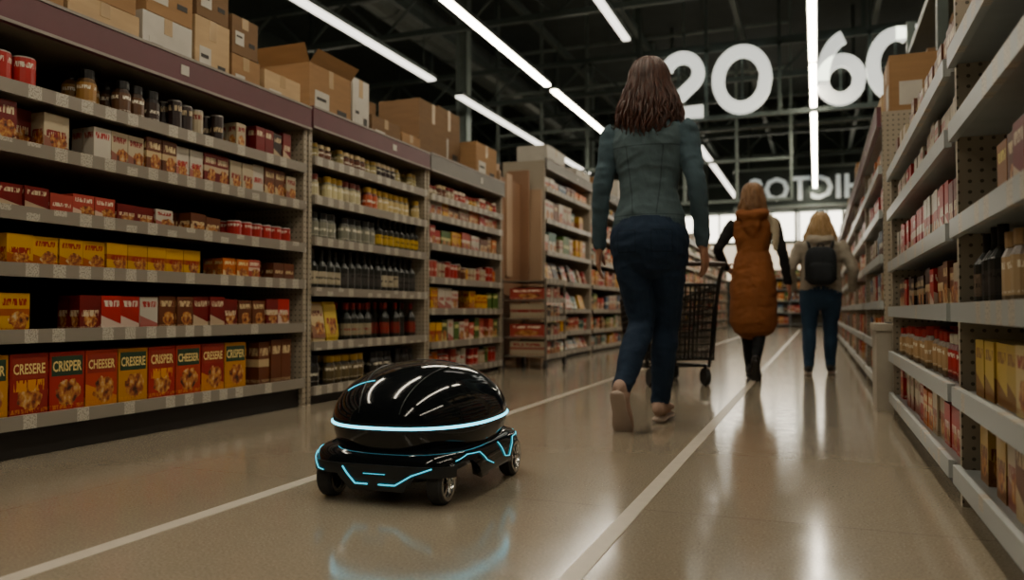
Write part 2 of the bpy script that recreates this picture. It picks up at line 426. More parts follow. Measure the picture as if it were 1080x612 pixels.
XS=-2.75; L1=[1.386,1.17,.927,.717,.469,.151]
shelving(1,XS,1.2,3.88,.5,L1,1.74,(1.60,1.735))
fill('drink_cups',1,XS,1.25,2.27,1.386,'can',.085,.085,.13,[RED],st=.6,n=14,skip=0)
fill('coffee_jars',1,XS,2.36,2.86,1.386,'jar',.078,.078,.155,[(L_('#6a4424'),L_('#15100e')),(L_('#a87a38'),L_('#15100e')),(L_('#3a2418'),L_('#15100e'))],st=.6,n=14,run=1)
fill('drink_tins',1,XS,2.84,3.3,1.386,'can',.065,.065,.15,[DARK,BRN,DRED,CREAM],st=.6,n=12,hv=.1,run=1)
fill('snack_packs',1,XS,3.27,3.84,1.386,'box',.07,.06,.15,[DARK,BRN,CREAM,DRED],run=1,hv=.1)
fill('soup_packs',1,XS,1.25,2.42,1.17,'box',.11,.07,.155,[CREAM,DARK,DRED,WHT],run=1)
fill('biscuit_packs',1,XS,2.40,3.84,1.17,'box',.085,.06,.145,[CREAM,WHT,BRN,DRED,CREAM],run=1,hv=.12)
fill('snack_packs',1,XS,1.25,3.3,.927,'box',.1,.07,.088,[PNK,DRED,CREAM,BRN,WHT],run=1,hv=.1)
fill('tomato_tins',1,XS,3.26,3.84,.927,'can',.075,.075,.09,[RED,PNK],st=.6,n=14)
fill('pasta_boxes',1,XS,1.25,3.2,.717,'box',.105,.06,.118,[YEL,YEL,ORG],run=2)
fill('cracker_boxes',1,XS,3.18,3.84,.717,'box',.09,.06,.1,[BRN,CREAM,ORG,PNK],run=1)
fill('cereal_boxes',1,XS,1.25,2.3,.469,'box',.12,.06,.15,[YEL,ORG],run=2)
fill('chocolate_packs',1,XS,2.34,3.84,.469,'box',.1,.06,.142,[DARK,DRED,WHT,DRED,BRN,RED],run=1,hv=.06)
mb=MB(); y=1.27; i=0
while y+.155<3.5:
    c=(L_('#b0241a'),L_('#bc3a18'),L_('#9a2018'))[i%3] if i%4 else L_('#c8881e')
    c=tuple(q*.85 for q in c)
    cb=L_('#e4cc84'); sd=(.63,.91,.77,.56)[i%4]; x1=XS-.03; h=.235
    mb.box(x1-.08,x1,y,y+.155,.153,.153+h,0,c,L_('#d08a1c'),sd,.9)
    mb.box(x1+.0,x1+.0008,y+.008,y+.147,.153+h*.60,.153+h*.93,0,(.28,.025,.012) if i%2 else (.02,.05,.025),cb,sd,0)
    vs,f_,w0,w1=text_geo(('CRISPER','CHEESER','CRESERE')[i%3],1.0); k=.13/(w1-w0)
    mb.mesh([(x1+.0016,y+.012+(v.x-w0)*k,.153+h*.68+v.y*k*1.6) for v in vs],f_,a=cb,b=cb)
    mb.box(x1-.165,x1-.085,y,y+.155,.153,.153+h,0,c,cb,sd,.9)
    y+=.163; i+=1
mb.build('large_cracker_boxes',[LABEL])
fill('coffee_packs',1,XS,3.46,3.85,.151,'box',.085,.07,.23,[DRED,BRN,DARK],run=1)

L2=[1.45,1.22,.976,.678,.358,.096]
shelving(1,XS,3.9,5.40,.5,L2,1.74,(1.62,1.75))
fill('spice_jars',1,XS,3.95,5.38,1.45,'jar',.06,.06,.11,[BRN,(L_('#a89a60'),L_('#9a7a20')),DARK],st=.6,run=2)
fill('mustard_jars',1,XS,3.95,4.6,1.22,'jar',.062,.06,.15,[(L_('#d0c498'),L_('#7a2a18')),(L_('#d8cc98'),L_('#c89e1e'))],st=.6)
fill('sauce_jars',1,XS,4.55,5.38,1.22,'jar',.07,.06,.155,[(L_('#d8c080'),L_('#c89e1e')),(L_('#c05020'),L_('#c89e1e'))],st=.6)
fill('oil_bottles',1,XS,3.95,4.75,.976,'jar',.075,.06,.17,[(L_('#90907e'),L_('#141414')),(L_('#4a4a48'),L_('#141414'))],st=.6)
fill('wine_bottles',1,XS,4.7,5.38,.976,'bottle',.07,.07,.21,[(L_('#b0a890'),L_('#1a1512')),(L_('#d8b01e'),L_('#1a1512'))],st=.6)
fill('wine_bottles',1,XS,3.95,5.38,.678,'bottle',.075,.07,.25,[(L_('#c8bca0'),L_('#14100e')),(L_('#4a4642'),L_('#14100e')),(L_('#d0b02e'),L_('#14100e'))],st=.6)
fill('flour_bags',1,XS,3.95,4.35,.358,'bag',.13,.08,.24,[(L_('#e0c040'),L_('#9a2015')),(L_('#d8c090'),L_('#7a2015'))],run=1)
fill('vinegar_bottles',1,XS,4.32,5.38,.358,'bottle',.072,.07,.25,[(L_('#8a3020'),L_('#9a1a12')),(L_('#3a3632'),L_('#14100e')),(L_('#a89e80'),L_('#9a1a12'))],st=.6)
fill('olive_jars',1,XS,3.95,5.38,.096,'jar',.08,.07,.18,[(L_('#6a5a38'),L_('#c89e1e')),(L_('#2a2622'),L_('#14100e')),RED],st=.6)
L3=[1.44,1.29,1.06,.80,.56,.30,.08]
shelving(1,XS,5.42,6.95,.5,L3,1.74,(1.62,1.76),M_HEADG)
kinds=[('sauce_jars','jar',.07,.12),('snack_packs','box',.1,.13),('tea_boxes','box',.09,.14),('soup_tins','can',.07,.13),('snack_packs','box',.12,.15),('noodle_boxes','box',.1,.17),('soup_tins','can',.08,.14)]
for z,(nm,kd,w,h) in zip(L3,kinds):
    fill(nm,1,XS,5.47,6.93,z,kd,w,.07,h if z!=1.44 else .1,[ORG,RED,YEL,CREAM,PNK,BRN,GRN,WHT],run=1,hv=.14,st=.6 if kd!='box' else 1)
allp=[ORG,RED,YEL,CREAM,PNK,BRN,WHT,BLU,GRN,TEAL,DARK,WHT]
y=8.2
while y<27:
    y1=min(y+1.9,27); lv=[1.9,1.55,1.2,.88,.56,.3,.08]
    shelving(1,XS,y,y1-.02,.5,lv,2.2,(2.1,2.22),M_HEADG)
    for z,zn in zip(lv,[2.1]+lv[:-1]):
        kd=random.choice(('box','box','box','can','jar','bag')) if y<16 else 'box'
        fill('mixed_groceries',1,XS,y+.04,y1-.04,z,kd,random.choice((.1,.13,.16)) if kd=='box' else .1,.12,(zn-z)*.6,allp,run=1,back=1,hv=.18,skip=.06,n=8)
    y=y1
XQ=.36
LR=[1.28,1.07,.795,.56,.325,.105]
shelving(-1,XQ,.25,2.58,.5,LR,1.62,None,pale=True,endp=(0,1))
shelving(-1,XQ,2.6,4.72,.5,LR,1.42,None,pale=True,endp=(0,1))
fill('cereal_boxes',-1,XQ,.9,2.5,1.28,'box',.12,.07,.18,[CREAM,(L_('#c8ac80'),L_('#7a3015')),(L_('#c8aa7a'),L_('#7a2015'))],run=1)
fill('biscuit_packs',-1,XQ,1.2,1.8,1.07,'box',.1,.06,.13,[RED,CREAM],run=1)
fill('tea_boxes',-1,XQ,1.5,2.3,.795,'box',.1,.06,.15,[BRN,(L_('#a86a2a'),L_('#f0e070')),DRED],run=1)
fill('oil_bottles',-1,XQ,2.2,2.54,.56,'bottle',.07,.07,.2,[(L_('#3a3632'),L_('#14100e')),(L_('#6a5a4a'),L_('#14100e'))],st=.6,n=16)
fill('spread_jars',-1,XQ,1.2,2.2,.56,'jar',.085,.07,.17,[(L_('#c4a880'),L_('#a88a60')),(L_('#a88260'),L_('#a88a60'))],st=.6,n=16)
fill('pasta_boxes',-1,XQ,.9,2.54,.325,'box',.11,.07,.15,[(L_('#d0b04a'),L_('#7a3a15')),(L_('#d4c08a'),L_('#9a2015'))],run=2)
fill('rice_packs',-1,XQ,.9,2.54,.105,'box',.1,.07,.17,[(L_('#d0ac5a'),L_('#6a2a15')),BRN,CREAM],run=2)
for nm,z,kd,w,h,p in (('snack_packs',1.28,'box',.1,.16,[BRN,CREAM,WHT]),('tea_boxes',1.07,'box',.09,.14,[RED,CREAM,WHT]),('drink_cartons',.795,'box',.085,.17,[RED,RED,DRED,WHT]),
                      ('snack_packs',.56,'box',.1,.14,[RED,DARK,BRN,CREAM]),('sauce_jars',.325,'jar',.08,.15,[(L_('#c09a6a'),L_('#b02015')),RED]),('rice_packs',.105,'box',.12,.15,[CREAM,RED,ORG])):
    fill(nm,-1,XQ,2.64,4.68,z,kd,w,.07,h,p,run=2,hv=.1,st=.6 if kd=='jar' else 1)
y=5.25
while y<24:
    y1=min(y+1.9,24); lv=[1.42,1.15,.88,.6,.34,.1]
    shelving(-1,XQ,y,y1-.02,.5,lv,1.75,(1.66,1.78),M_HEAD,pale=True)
    for z,zn in zip(lv,[1.68]+lv[:-1]):
        fill('mixed_groceries',-1,XQ,y+.04,y1-.04,z,'box',random.choice((.1,.13)),.12,(zn-z)*.64,[RED,RED,PNK,CREAM,WHT,DRED,ORG,BLU],run=2,back=1,hv=.12)
    y=y1
b=MB(); bp=MB()
for z in (.1,.5,.9,1.3,1.7): 
    b.box(-2.1,.3,29.0,29.5,z-.03,z,0)
    x=-2.05
    while x<.08:
        w=U(.12,.22)
        if R()<.9:
            ca,cb=random.choice(allp); bp.box(x,x+w,29.05,29.3,z+.001,z+U(.2,.3),0,ca,cb,R(),1)
        x+=w+.02
b.box(-2.1,.3,29.5,29.55,0,2.0,1)
for x in (-2.1,-.9,.27): b.box(x,x+.03,29.0,29.5,0,2.0,0)
b.build('supermarket_shelving',[M_BOARDR,M_BACKR]); bp.build('mixed_groceries',[LABEL])

# ---------------------------------------------------------------- cardboard boxes
def carton(xc,yc,z,dx,dy,h,m=M_CARD,label=True,open_=False):
    b=MB(); x0,x1,y0,y1=-dx/2,dx/2,-dy/2,dy/2
    b.box(x0,x1,y0,y1,0,h,0)
    b.box(x0-.001,x1+.001,-.025,.025,h*.72,h+.0015,1)
    b.box(x0,x1,-.002,.002,h,h+.002,3)
    if label:
        b.box(x1,x1+.002,y0+dy*.12,y0+dy*.45,h*.25,h*.6,2); b.box(x1,x1+.003,y0+dy*.16,y0+dy*.38,h*.45,h*.5,3)
        b.box(x1,x1+.002,y1-dy*.35,y1-dy*.12,h*.3,h*.42,3)
        b.box(x0+dx*.15,x0+dx*.5,y0-.002,y0,h*.25,h*.6,2)
        b.box(x0-.002,x0,y0+dy*.12,y0+dy*.45,h*.25,h*.6,2)
    if open_:
        b.mesh([(x0,y0,h),(x1,y0,h),(x1,y0-.05,h+.1),(x0,y0-.05,h+.1)],[(0,1,2,3)],0)
        b.mesh([(x1,y0,h),(x1,y1,h),(x1+.06,y1,h+.07),(x1+.06,y0,h+.07)],[(0,1,2,3)],0)
    o=b.build('cardboard_box',[m,M_TAPE,M_WHITE,M_PRINT],bevel=.003); o.location=(xc,yc,z+.001); return o
ZT=1.63
def on_left(y0,y1,h,m=M_CARD,z=ZT,xf=-2.80,dx=.36,**k): return carton(xf-dx/2,(y0+y1)/2,z,dx,y1-y0,h,m,**k)
on_left(1.5,1.95,.26,M_CARD2); on_left(1.97,2.3,.27,M_CARD); on_left(2.32,2.68,.22,M_CARD3); on_left(2.34,2.66,.2,M_CARD,z=ZT+.223)
on_left(2.7,3.0,.27,M_WHITE); on_left(2.72,3.0,.22,M_CARD,z=ZT+.273); on_left(3.02,3.26,.36,M_CARD3); on_left(3.03,3.25,.2,M_CARD2,z=ZT+.363)
on_left(3.28,3.5,.25,M_CARD); on_left(3.28,3.48,.2,M_CARD2,z=ZT+.253); on_left(3.54,3.86,.24,M_CARD3); 
on_left(3.95,4.4,.38,M_CARD,z=1.65,open_=True); on_left(4.42,4.62,.42,M_WHITE,z=1.65,dx=.3); on_left(4.66,5.05,.23,M_CARD2,z=1.65); on_left(5.08,5.36,.2,M_CARD,z=1.65)
on_left(5.46,5.95,.55,M_CARD2,z=1.65,label=False,xf=-2.86); on_left(5.97,6.4,.62,M_CARD2,z=1.65,xf=-2.95,dx=.28); on_left(6.42,6.9,.4,M_CARD,z=1.65)
on_left(4.7,5.35,.5,M_CARD2,z=1.65,xf=-3.18,dx=.12,label=False)
y=8.4
while y<24:
    w=U(.4,.7); h=U(.2,.4); on_left(y,y+w,h,random.choice((M_CARD,M_CARD2,M_WHITE,M_CARD3)),z=2.13); y+=w+U(.2,.9)
y=5.3
while y<20:
    w=U(.35,.6); h=U(.2,.5); carton(.60,y+w/2,1.69,.36,w,h,random.choice((M_CARD,M_CARD2,M_CARD3))); y+=w+U(.03,.3)
b=MB()
for yy in (2.7,4.9,7.1,9.3):
    for xx in (.95,1.85): b.box(xx-.04,xx+.04,yy-.04,yy+.04,0,3.6)
for z in (1.5,2.4,3.3): b.box(.92,1.88,2.66,9.34,z-.06,z)
b.build('pallet_rack',[M_STEEL])
for z in (1.5,2.4):
    y=2.8
    while y<9.0:
        w=U(.35,.7); 
        if y+w<9.2: carton(1.25,y+w/2,z,.5,w,U(.3,.7),random.choice((M_CARD,M_CARD2,M_CARD3,M_CARD2)))
        y+=w+U(.05,.3)
b=MB(); b.box(.30,.62,4.80,5.14,0,.44,0); b.box(.29,.63,4.79,5.15,.44,.48,0); b.box(.36,.56,4.86,5.08,.48,.484,1)
b.build('waste_bin',[mat('bin_plastic',L_('#a39b8c'),.5),M_PRINT],bevel=.015)

e=empty('wheeled_display_rack',(-2.62,7.45,0)); b=MB()
for sx in (-.22,.22):
    for sy in (-.3,.3):
        b.tube([(sx,sy,.08),(sx,sy,.86)],.012,6,0); b.tube([(sx-.012,sy,.04),(sx+.012,sy,.04)],.04,12,1)
        b.tube([(sx,sy,.04),(sx,sy,.1)],.01,6,0)
for z in (.12,.3,.48,.66,.84):
    b.box(-.23,.23,-.31,.31,z-.012,z,0); b.box(.22,.235,-.31,.31,z-.03,z+.02,2)
b.build('frame',[M_BOARD,M_KICK,M_RAIL],parent=e)
b=MB()
for z in (.12,.3,.48,.66):
    y=-.28
    while y<.22:
        ca,cb=random.choice([WHT,RED,CREAM,DARK,PNK]); ca=tuple(q*.7 for q in ca); b.box(-.15,.2,y,y+.09,z+.001,z+U(.1,.14),0,ca,cb,R(),1); y+=.1
b.build('packs',[LABEL],parent=e)
b=MB()
for i,(x,yy,w,h,m) in enumerate(((-3.15,7.02,.03,1.95,0),(-2.95,7.06,.03,1.9,1),(-2.98,7.95,.03,2.05,0),(-2.86,8.03,.03,1.85,1))):
    b.box(x-.12,x+.12,yy,yy+w,0,h,m)
b.box(-3.2,-3.0,7.15,8.0,.0,.1,1); b.box(-3.0,-2.95,7.1,8.08,.1,1.9,0); b.box(-2.95,-2.93,7.15,7.3,.9,2.0,1); b.box(-2.95,-2.93,7.5,7.65,.9,1.95,1)
b.build('wooden_board_display',[mat('brown_board',L_('#8a664a'),.6,0,.2,3,0,(1,1,.2)),mat('pale_board',L_('#a98c70'),.6,0,.2,3,0,(1,1,.2))])

# ---------------------------------------------------------------- robot
M_GLOSS=NB('black_gloss_shell'); M_GLOSS.p.inputs['Base Color'].default_value=(.005,.006,.007,1); M_GLOSS.p.inputs['Roughness'].default_value=.08
M_GLOSS=M_GLOSS.mat
M_SATIN=mat('black_satin_plastic',(.018,.019,.02),.32)
M_SEAM=mat('seam_trim',(.05,.055,.058),.3,.3)
M_GLOW=emis('glow_ring',(.14,.78,1.0),3.4)
M_NEON=emis('neon_line',(.02,.52,.70),1.4)
M_RUB=mat('rubber_tyre',(.02,.02,.02),.7); M_CHR=mat('chrome_rim',(.65,.65,.64),.22,1,.05)
RS=1.13
rb=empty('delivery_robot',(-1.185,2.30,0),math.radians(3)); rb.scale=(RS,RS,1)
DA,DB,DN,DM=.219,.285,2.45,2.05; Z0,HD=.222,.170
def sepl(a,b,n,N):
    P=[]
    for i in range(720):
        t=2*math.pi*i/720; c,s=math.cos(t),math.sin(t)
        P.append(Vector((a*math.copysign(abs(c)**(2/n),c),b*math.copysign(abs(s)**(2/n),s))))
    d=[0]
    for i in range(720): d.append(d[-1]+(P[(i+1)%720]-P[i]).length)
    o=[];j=0
    for k in range(N):
        t=d[-1]*k/N
        while d[j+1]<t: j+=1
        f=(t-d[j])/(d[j+1]-d[j]+1e-9); o.append(P[j]*(1-f)+P[(j+1)%720]*f)
    return o
def stack(mb,N,rings,cap=True,m=0):
    k=len(mb.v)
    for rg in rings: mb.v+=rg
    for j in range(len(rings)-1):
        for i in range(N):
            i2=(i+1)%N; mb.face((k+j*N+i,k+j*N+i2,k+(j+1)*N+i2,k+(j+1)*N+i),m)
    if cap:
        mb.face(tuple(k+(len(rings)-1)*N+i for i in range(N)),m); mb.face(tuple(k+N-1-i for i in range(N)),m)
N=96; base=sepl(DA,DB,DN,N)
b=MB(); rings=[]
for z,s in ((.130,.90),(.150,.94),(.18,.975),(.203,.992),(.212,.992)): rings.append([(p.x*s,p.y*s,z) for p in base])
for j in range(22):
    t=j/22*math.pi/2; s=math.cos(t)**(2/DM); z=Z0+HD*math.sin(t)**(2/DM); rings.append([(p.x*s,p.y*s,z) for p in base])
rings.append([(p.x*.02,p.y*.02,Z0+HD) for p in base])
stack(b,N,rings); b.build('dome_shell',[M_GLOSS],smooth=True,parent=rb)
b=MB(); b.tube([(p.x*1.0,p.y*1.0,.217) for p in base],.0044,8,0,True); b.build('glow_ring',[M_GLOW],smooth=True,parent=rb)
def dz(x,y):
    q=(abs(x/DA)**DN+abs(y/DB)**DN)**(1/DN)
    return Z0+HD*max(0,1-min(1,q)**DM)**(1/DM)
b=MB()
for sg_ in (-1,1):
    P=[]
    for i in range(61):
        y=-.275+.55*i/60; x=sg_*(.055+.04*(1-(y/.28)**2)); 
        if (abs(x/DA)**DN+abs(y/DB)**DN)<.985: P.append((x,y,dz(x,y)+.0004))
    b.tube(P,.0018,5,0)
P=[(-.2+.4*i/40,.05+.02*math.cos(i/40*math.pi*2),0) for i in range(41)]
b.tube([(x,y,dz(x,y)+.0004) for x,y,_ in P],.0018,5,0)
b.build('dome_seams',[M_SEAM],smooth=True,parent=rb)
b=MB(); b.tube([(x,-.20,dz(x,-.20)+.0008) for x in [-.13+.01*i for i in range(9)]],.0014,6,0)
CA,CB,CN=.230,.292,4.2; cb_=sepl(CA,CB,CN,240)
def sc(z): 
    K=[(.03,.95),(.06,.985),(.09,1.0),(.12,.99),(.14,.965),(.156,.9)]
    for (za,sa),(zb,sb) in zip(K[:-1],K[1:]):
        if z<=zb: return sa+(sb-sa)*(z-za)/(zb-za)
    return .9
WR=.062
WH=[(-.165,-.215),(.148,-.222),(-.198,.18),(.198,.18)]
def zbot(p):
    zb=.062
    if abs(p.x)>.12:
        for wy in (-.215,.18):
            d=abs(p.y-wy)
            if d<.078: zb=max(zb,.047+math.sqrt(.078**2-d*d)*1.0)
    if p.y<-.2 and .09<abs(p.x): zb=max(zb,.098)
    if abs(p.y)<.09 and abs(p.x)>.15: zb=max(zb,.068)
    return zb
rings=[]
for z in (.0,.062,.075,.09,.11,.125,.14,.15,.156):
    rg=[]
    for p in cb_:
        zb=zbot(p); 
        if z==0: s=sc(zb)*.86; zz=zb+.004
        else: zz=max(z,zb); s=sc(zz)
        if z==.156: s=.86
        rg.append((p.x*s,p.y*s,zz))
    rings.append(rg)
c=MB(); stack(c,240,rings,cap=False); c.build('chassis',[M_GLOSS],smooth=True,parent=rb)
c=MB(); stack(c,240,[[(p.x*.50,p.y*.78,.055) for p in cb_],[(p.x*.52,p.y*.8,.125) for p in cb_],[(p.x*.9,p.y*.9,.14) for p in cb_],[(p.x*.9,p.y*.9,.15) for p in cb_]])
c.build('underbody',[M_SATIN],smooth=False,parent=rb)
c=MB()
def fy(x,z,o=.0015): s=sc(z); return -CB*s*(1-min(.999,abs(x/(CA*s)))**CN)**(1/CN)-o
def sx_(y,z,o=.0015): s=sc(z); return CA*s*(1-min(.999,abs(y/(CB*s)))**CN)**(1/CN)+o
k0=len(c.v); NX=38
for i in range(NX+1):
    x=-.2+.4*i/NX; ax=abs(x)
    zb0=.042 if ax<.075 else (.042+.044*min(1,(ax-.075)/.03)); zt=.116
    for z in (zb0,(zb0+zt)/2,zt): c.v.append((x,fy(x,z,.007),z))
for i in range(NX):
    for j in range(2): a=k0+i*3+j; c.face((a,a+3,a+4,a+1))
o=c.build('front_bumper',[M_SATIN],parent=rb); md=o.modifiers.new('t','SOLIDIFY'); md.thickness=.008; md.offset=-1
def fl(pts,o=.0085,r=.0016):
    P=[]
    for (xa,za),(xb,zb) in zip(pts[:-1],pts[1:]):
        n=8
        for i in range(n): f=i/n; P.append((xa+(xb-xa)*f,0,za+(zb-za)*f))
    P.append((pts[-1][0],0,pts[-1][1]))
    b.tube([(x,fy(x,z,o),z) for x,_,z in P],r,6,0)
def sl(pts,o=.002,r=.0013,sgn=1):
    P=[]
    for (ya,za),(yb,zb) in zip(pts[:-1],pts[1:]):
        for i in range(8): f=i/8; P.append((ya+(yb-ya)*f,za+(zb-za)*f))
    P.append(pts[-1])
    b.tube([(sgn*sx_(y,z,o),y,z) for y,z in P],r,6,0)
fl([(-.205,.132),(-.188,.112),(-.17,.094),(-.15,.092)],.009)
fl([(-.09,.108),(-.055,.062),(-.02,.062)],r=.0022); fl([(.01,.062),(.055,.062),(.10,.092),(.15,.112)],r=.0022)
fl([(-.03,.092),(.03,.092)],r=.001)
for s_ in (-1,1):
    sl([(-.24,.128),(-.2,.141),(-.14,.138),(-.105,.108),(-.06,.09)],sgn=s_)
    sl([(.0,.142),(.04,.092),(.075,.086),(.094,.105),(.13,.138),(.22,.138),(.255,.105)],sgn=s_)
    sl([(.238,.142),(.265,.115),(.27,.08)],sgn=s_)
b.build('neon_lines',[M_NEON],smooth=True,parent=rb)
for i,(wx,wy) in enumerate(WH):
    c=MB(); r=WR; s_=1 if wx>0 else -1; q_=r/.052
    def ring(rad,xx,n=32): return [(wx+xx,wy+q_*rad*math.cos(2*math.pi*q/n)/RS,r+q_*rad*math.sin(2*math.pi*q/n)) for q in range(n)]
    stack(c,32,[ring(.036,-.02),ring(.047,-.02),ring(.052,-.014),ring(.052,.014),ring(.047,.02),ring(.036,.02)],cap=False,m=0)
    stack(c,32,[ring(.030,s_*.012),ring(.034,s_*.021),ring(.043,s_*.0215),ring(.043,s_*.017)],cap=False,m=1)
    stack(c,32,[ring(.030,-s_*.012),ring(.034,-s_*.021),ring(.043,-s_*.0215),ring(.043,-s_*.017)],cap=False,m=1)
    stack(c,32,[ring(.036,-.010),ring(.036,.010)],m=0)
    for e_ in (1,-1):
        for q in range(6):
            t=q*math.pi/3; c.tube([(wx+e_*s_*.018,wy+.008*math.cos(t),r+.008*math.sin(t)),(wx+e_*s_*.016,wy+.038*math.cos(t)/RS,r+.038*math.sin(t))],.0035,6,1)
        c.tube([(wx+e_*s_*.006,wy,r),(wx+e_*s_*.024,wy,r)],.011,16,1)
    c.tube([(wx,wy,r),(wx*.4,wy,r+.02)],.01,8,0)
    c.build('wheel_%d'%(i+1),[M_RUB,M_CHR],smooth=False,parent=rb)

# ---------------------------------------------------------------- people
def cr(P,steps=4):
    o=[]; n=len(P)
    for i in range(n-1):
        p0,p1,p2,p3=P[max(i-1,0)],P[i],P[i+1],P[min(i+2,n-1)]
        for s in range(steps):
            t=s/steps
            o.append(tuple(.5*((2*b_)+(-a+c_)*t+(2*a-5*b_+4*c_-d)*t*t+(-a+3*b_-3*c_+d)*t**3) for a,b_,c_,d in zip(p0,p1,p2,p3)))
    o.append(tuple(P[-1])); return o
def limb(nodes,side=Vector((1,0,0)),n=16,steps=4):
    P=cr(nodes,steps); Q=[]
    def d(i,j): v=Vector(P[j][:3])-Vector(P[i][:3]); return v.normalized()
    t0=d(0,1); t1=d(-2,-1)
    a,e=P[0],P[-1]
    for ang in (80,60,35): 
        k=math.sin(math.radians(ang)); c=math.cos(math.radians(ang)); rr=min(a[3],a[4])
        v=Vector(a[:3])-t0*rr*k; Q.append((*v,a[3]*c,a[4]*c))
    Q+=P
    for ang in (35,60,80):
        k=math.sin(math.radians(ang)); c=math.cos(math.radians(ang)); rr=min(e[3],e[4])
        v=Vector(e[:3])+t1*rr*k; Q.append((*v,e[3]*c,e[4]*c))
    V=[];F=[]
    for i,q in enumerate(Q):
        t=(Vector(Q[min(i+1,len(Q)-1)][:3])-Vector(Q[max(i-1,0)][:3])).normalized()
        s=side-t*side.dot(t)
        if s.length<.05: s=t.orthogonal()
        s.normalize(); w=t.cross(s)
        for j in range(n):
            g=2*math.pi*j/n; V.append(Vector(q[:3])+s*math.cos(g)*q[3]+w*math.sin(g)*q[4])
    m=len(Q)
    for i in range(m-1):
        for j in range(n):
            j2=(j+1)%n; F.append((i*n+j,i*n+j2,(i+1)*n+j2,(i+1)*n+j))
    F.append(tuple(n-1-j for j in range(n))); F.append(tuple((m-1)*n+j for j in range(n)))
    return V,F
def hand(parts,w,d,nrm,sd,mi,curl=.5):
    w=Vector(w);d=Vector(d).normalized();nrm=Vector(nrm);nrm=(nrm-d*nrm.dot(d)).normalized();sd=d.cross(nrm)*sd
    pl=[(w-d*.01,.026,.020),(w+d*.03,.034,.016),(w+d*.07,.040,.014),(w+d*.088,.037,.012)]
    parts.append((*limb([(*p,a,b_) for p,a,b_ in pl],side=sd,n=14),mi))
    for k,(off,L) in enumerate(((.030,.070),(.010,.079),(-.010,.073),(-.029,.057))):
        p=w+d*.082+sd*off; dd=d.copy(); pts=[(*p,.0098,.0098)]
        for s in range(3):
            a=curl*(.35+.35*s); dd=(d*math.cos(a)+nrm*math.sin(a)); p=p+dd*L*(.42,.32,.26)[s]; r=(.0092,.0086,.0074)[s]; pts.append((*p,r,r))
        parts.append((*limb(pts,side=sd,n=10,steps=3),mi))
    p=w+d*.022+sd*.022; q=p+(d*.6+sd*.7+nrm*.25).normalized()*.04; q2=q+(d*.9+sd*.25+nrm*.35).normalized()*.033; q3=q2+(d+nrm*.45).normalized()*.02
    parts.append((*limb([(*p,.014,.014),(*q,.0115,.0115),(*q2,.0105,.0105),(*q3,.008,.008)],side=sd,n=10,steps=3),mi))
def shoe(parts,ank,toe_dir,L,mi,ms,up=None):
    a=Vector(ank);t=Vector(toe_dir).normalized(); x=Vector((1,0,0)); up=x.cross(t).normalized()
    if up.z<0 and abs(t.z)<.5: up=-up
    hl=a-t*.055-up*.045
    pr=[(0,.030,.034,.030),(.03,.036,.040,.036),(.09,.036,.036,.034),(.15,.043,.028,.026),(.20,.044,.022,.020),(.235,.034,.018,.016)]
    parts.append((*limb([(*(hl+t*(q+.01)+up*(h-.006)),w,hh) for q,w,h,hh in pr],side=x,n=14),mi))
    parts.append((*limb([(*(a-up*.02),.040,.044),(*(a+up*.03),.040,.042)],side=x,n=14),mi))
    so=[(0,.032),(.04,.038),(.1,.036),(.16,.046),(.21,.045),(.245,.032)]
    parts.append((*limb([(*(hl+t*(q+.005)-up*.022),w,.012) for q,w in so],side=x,n=14),ms))
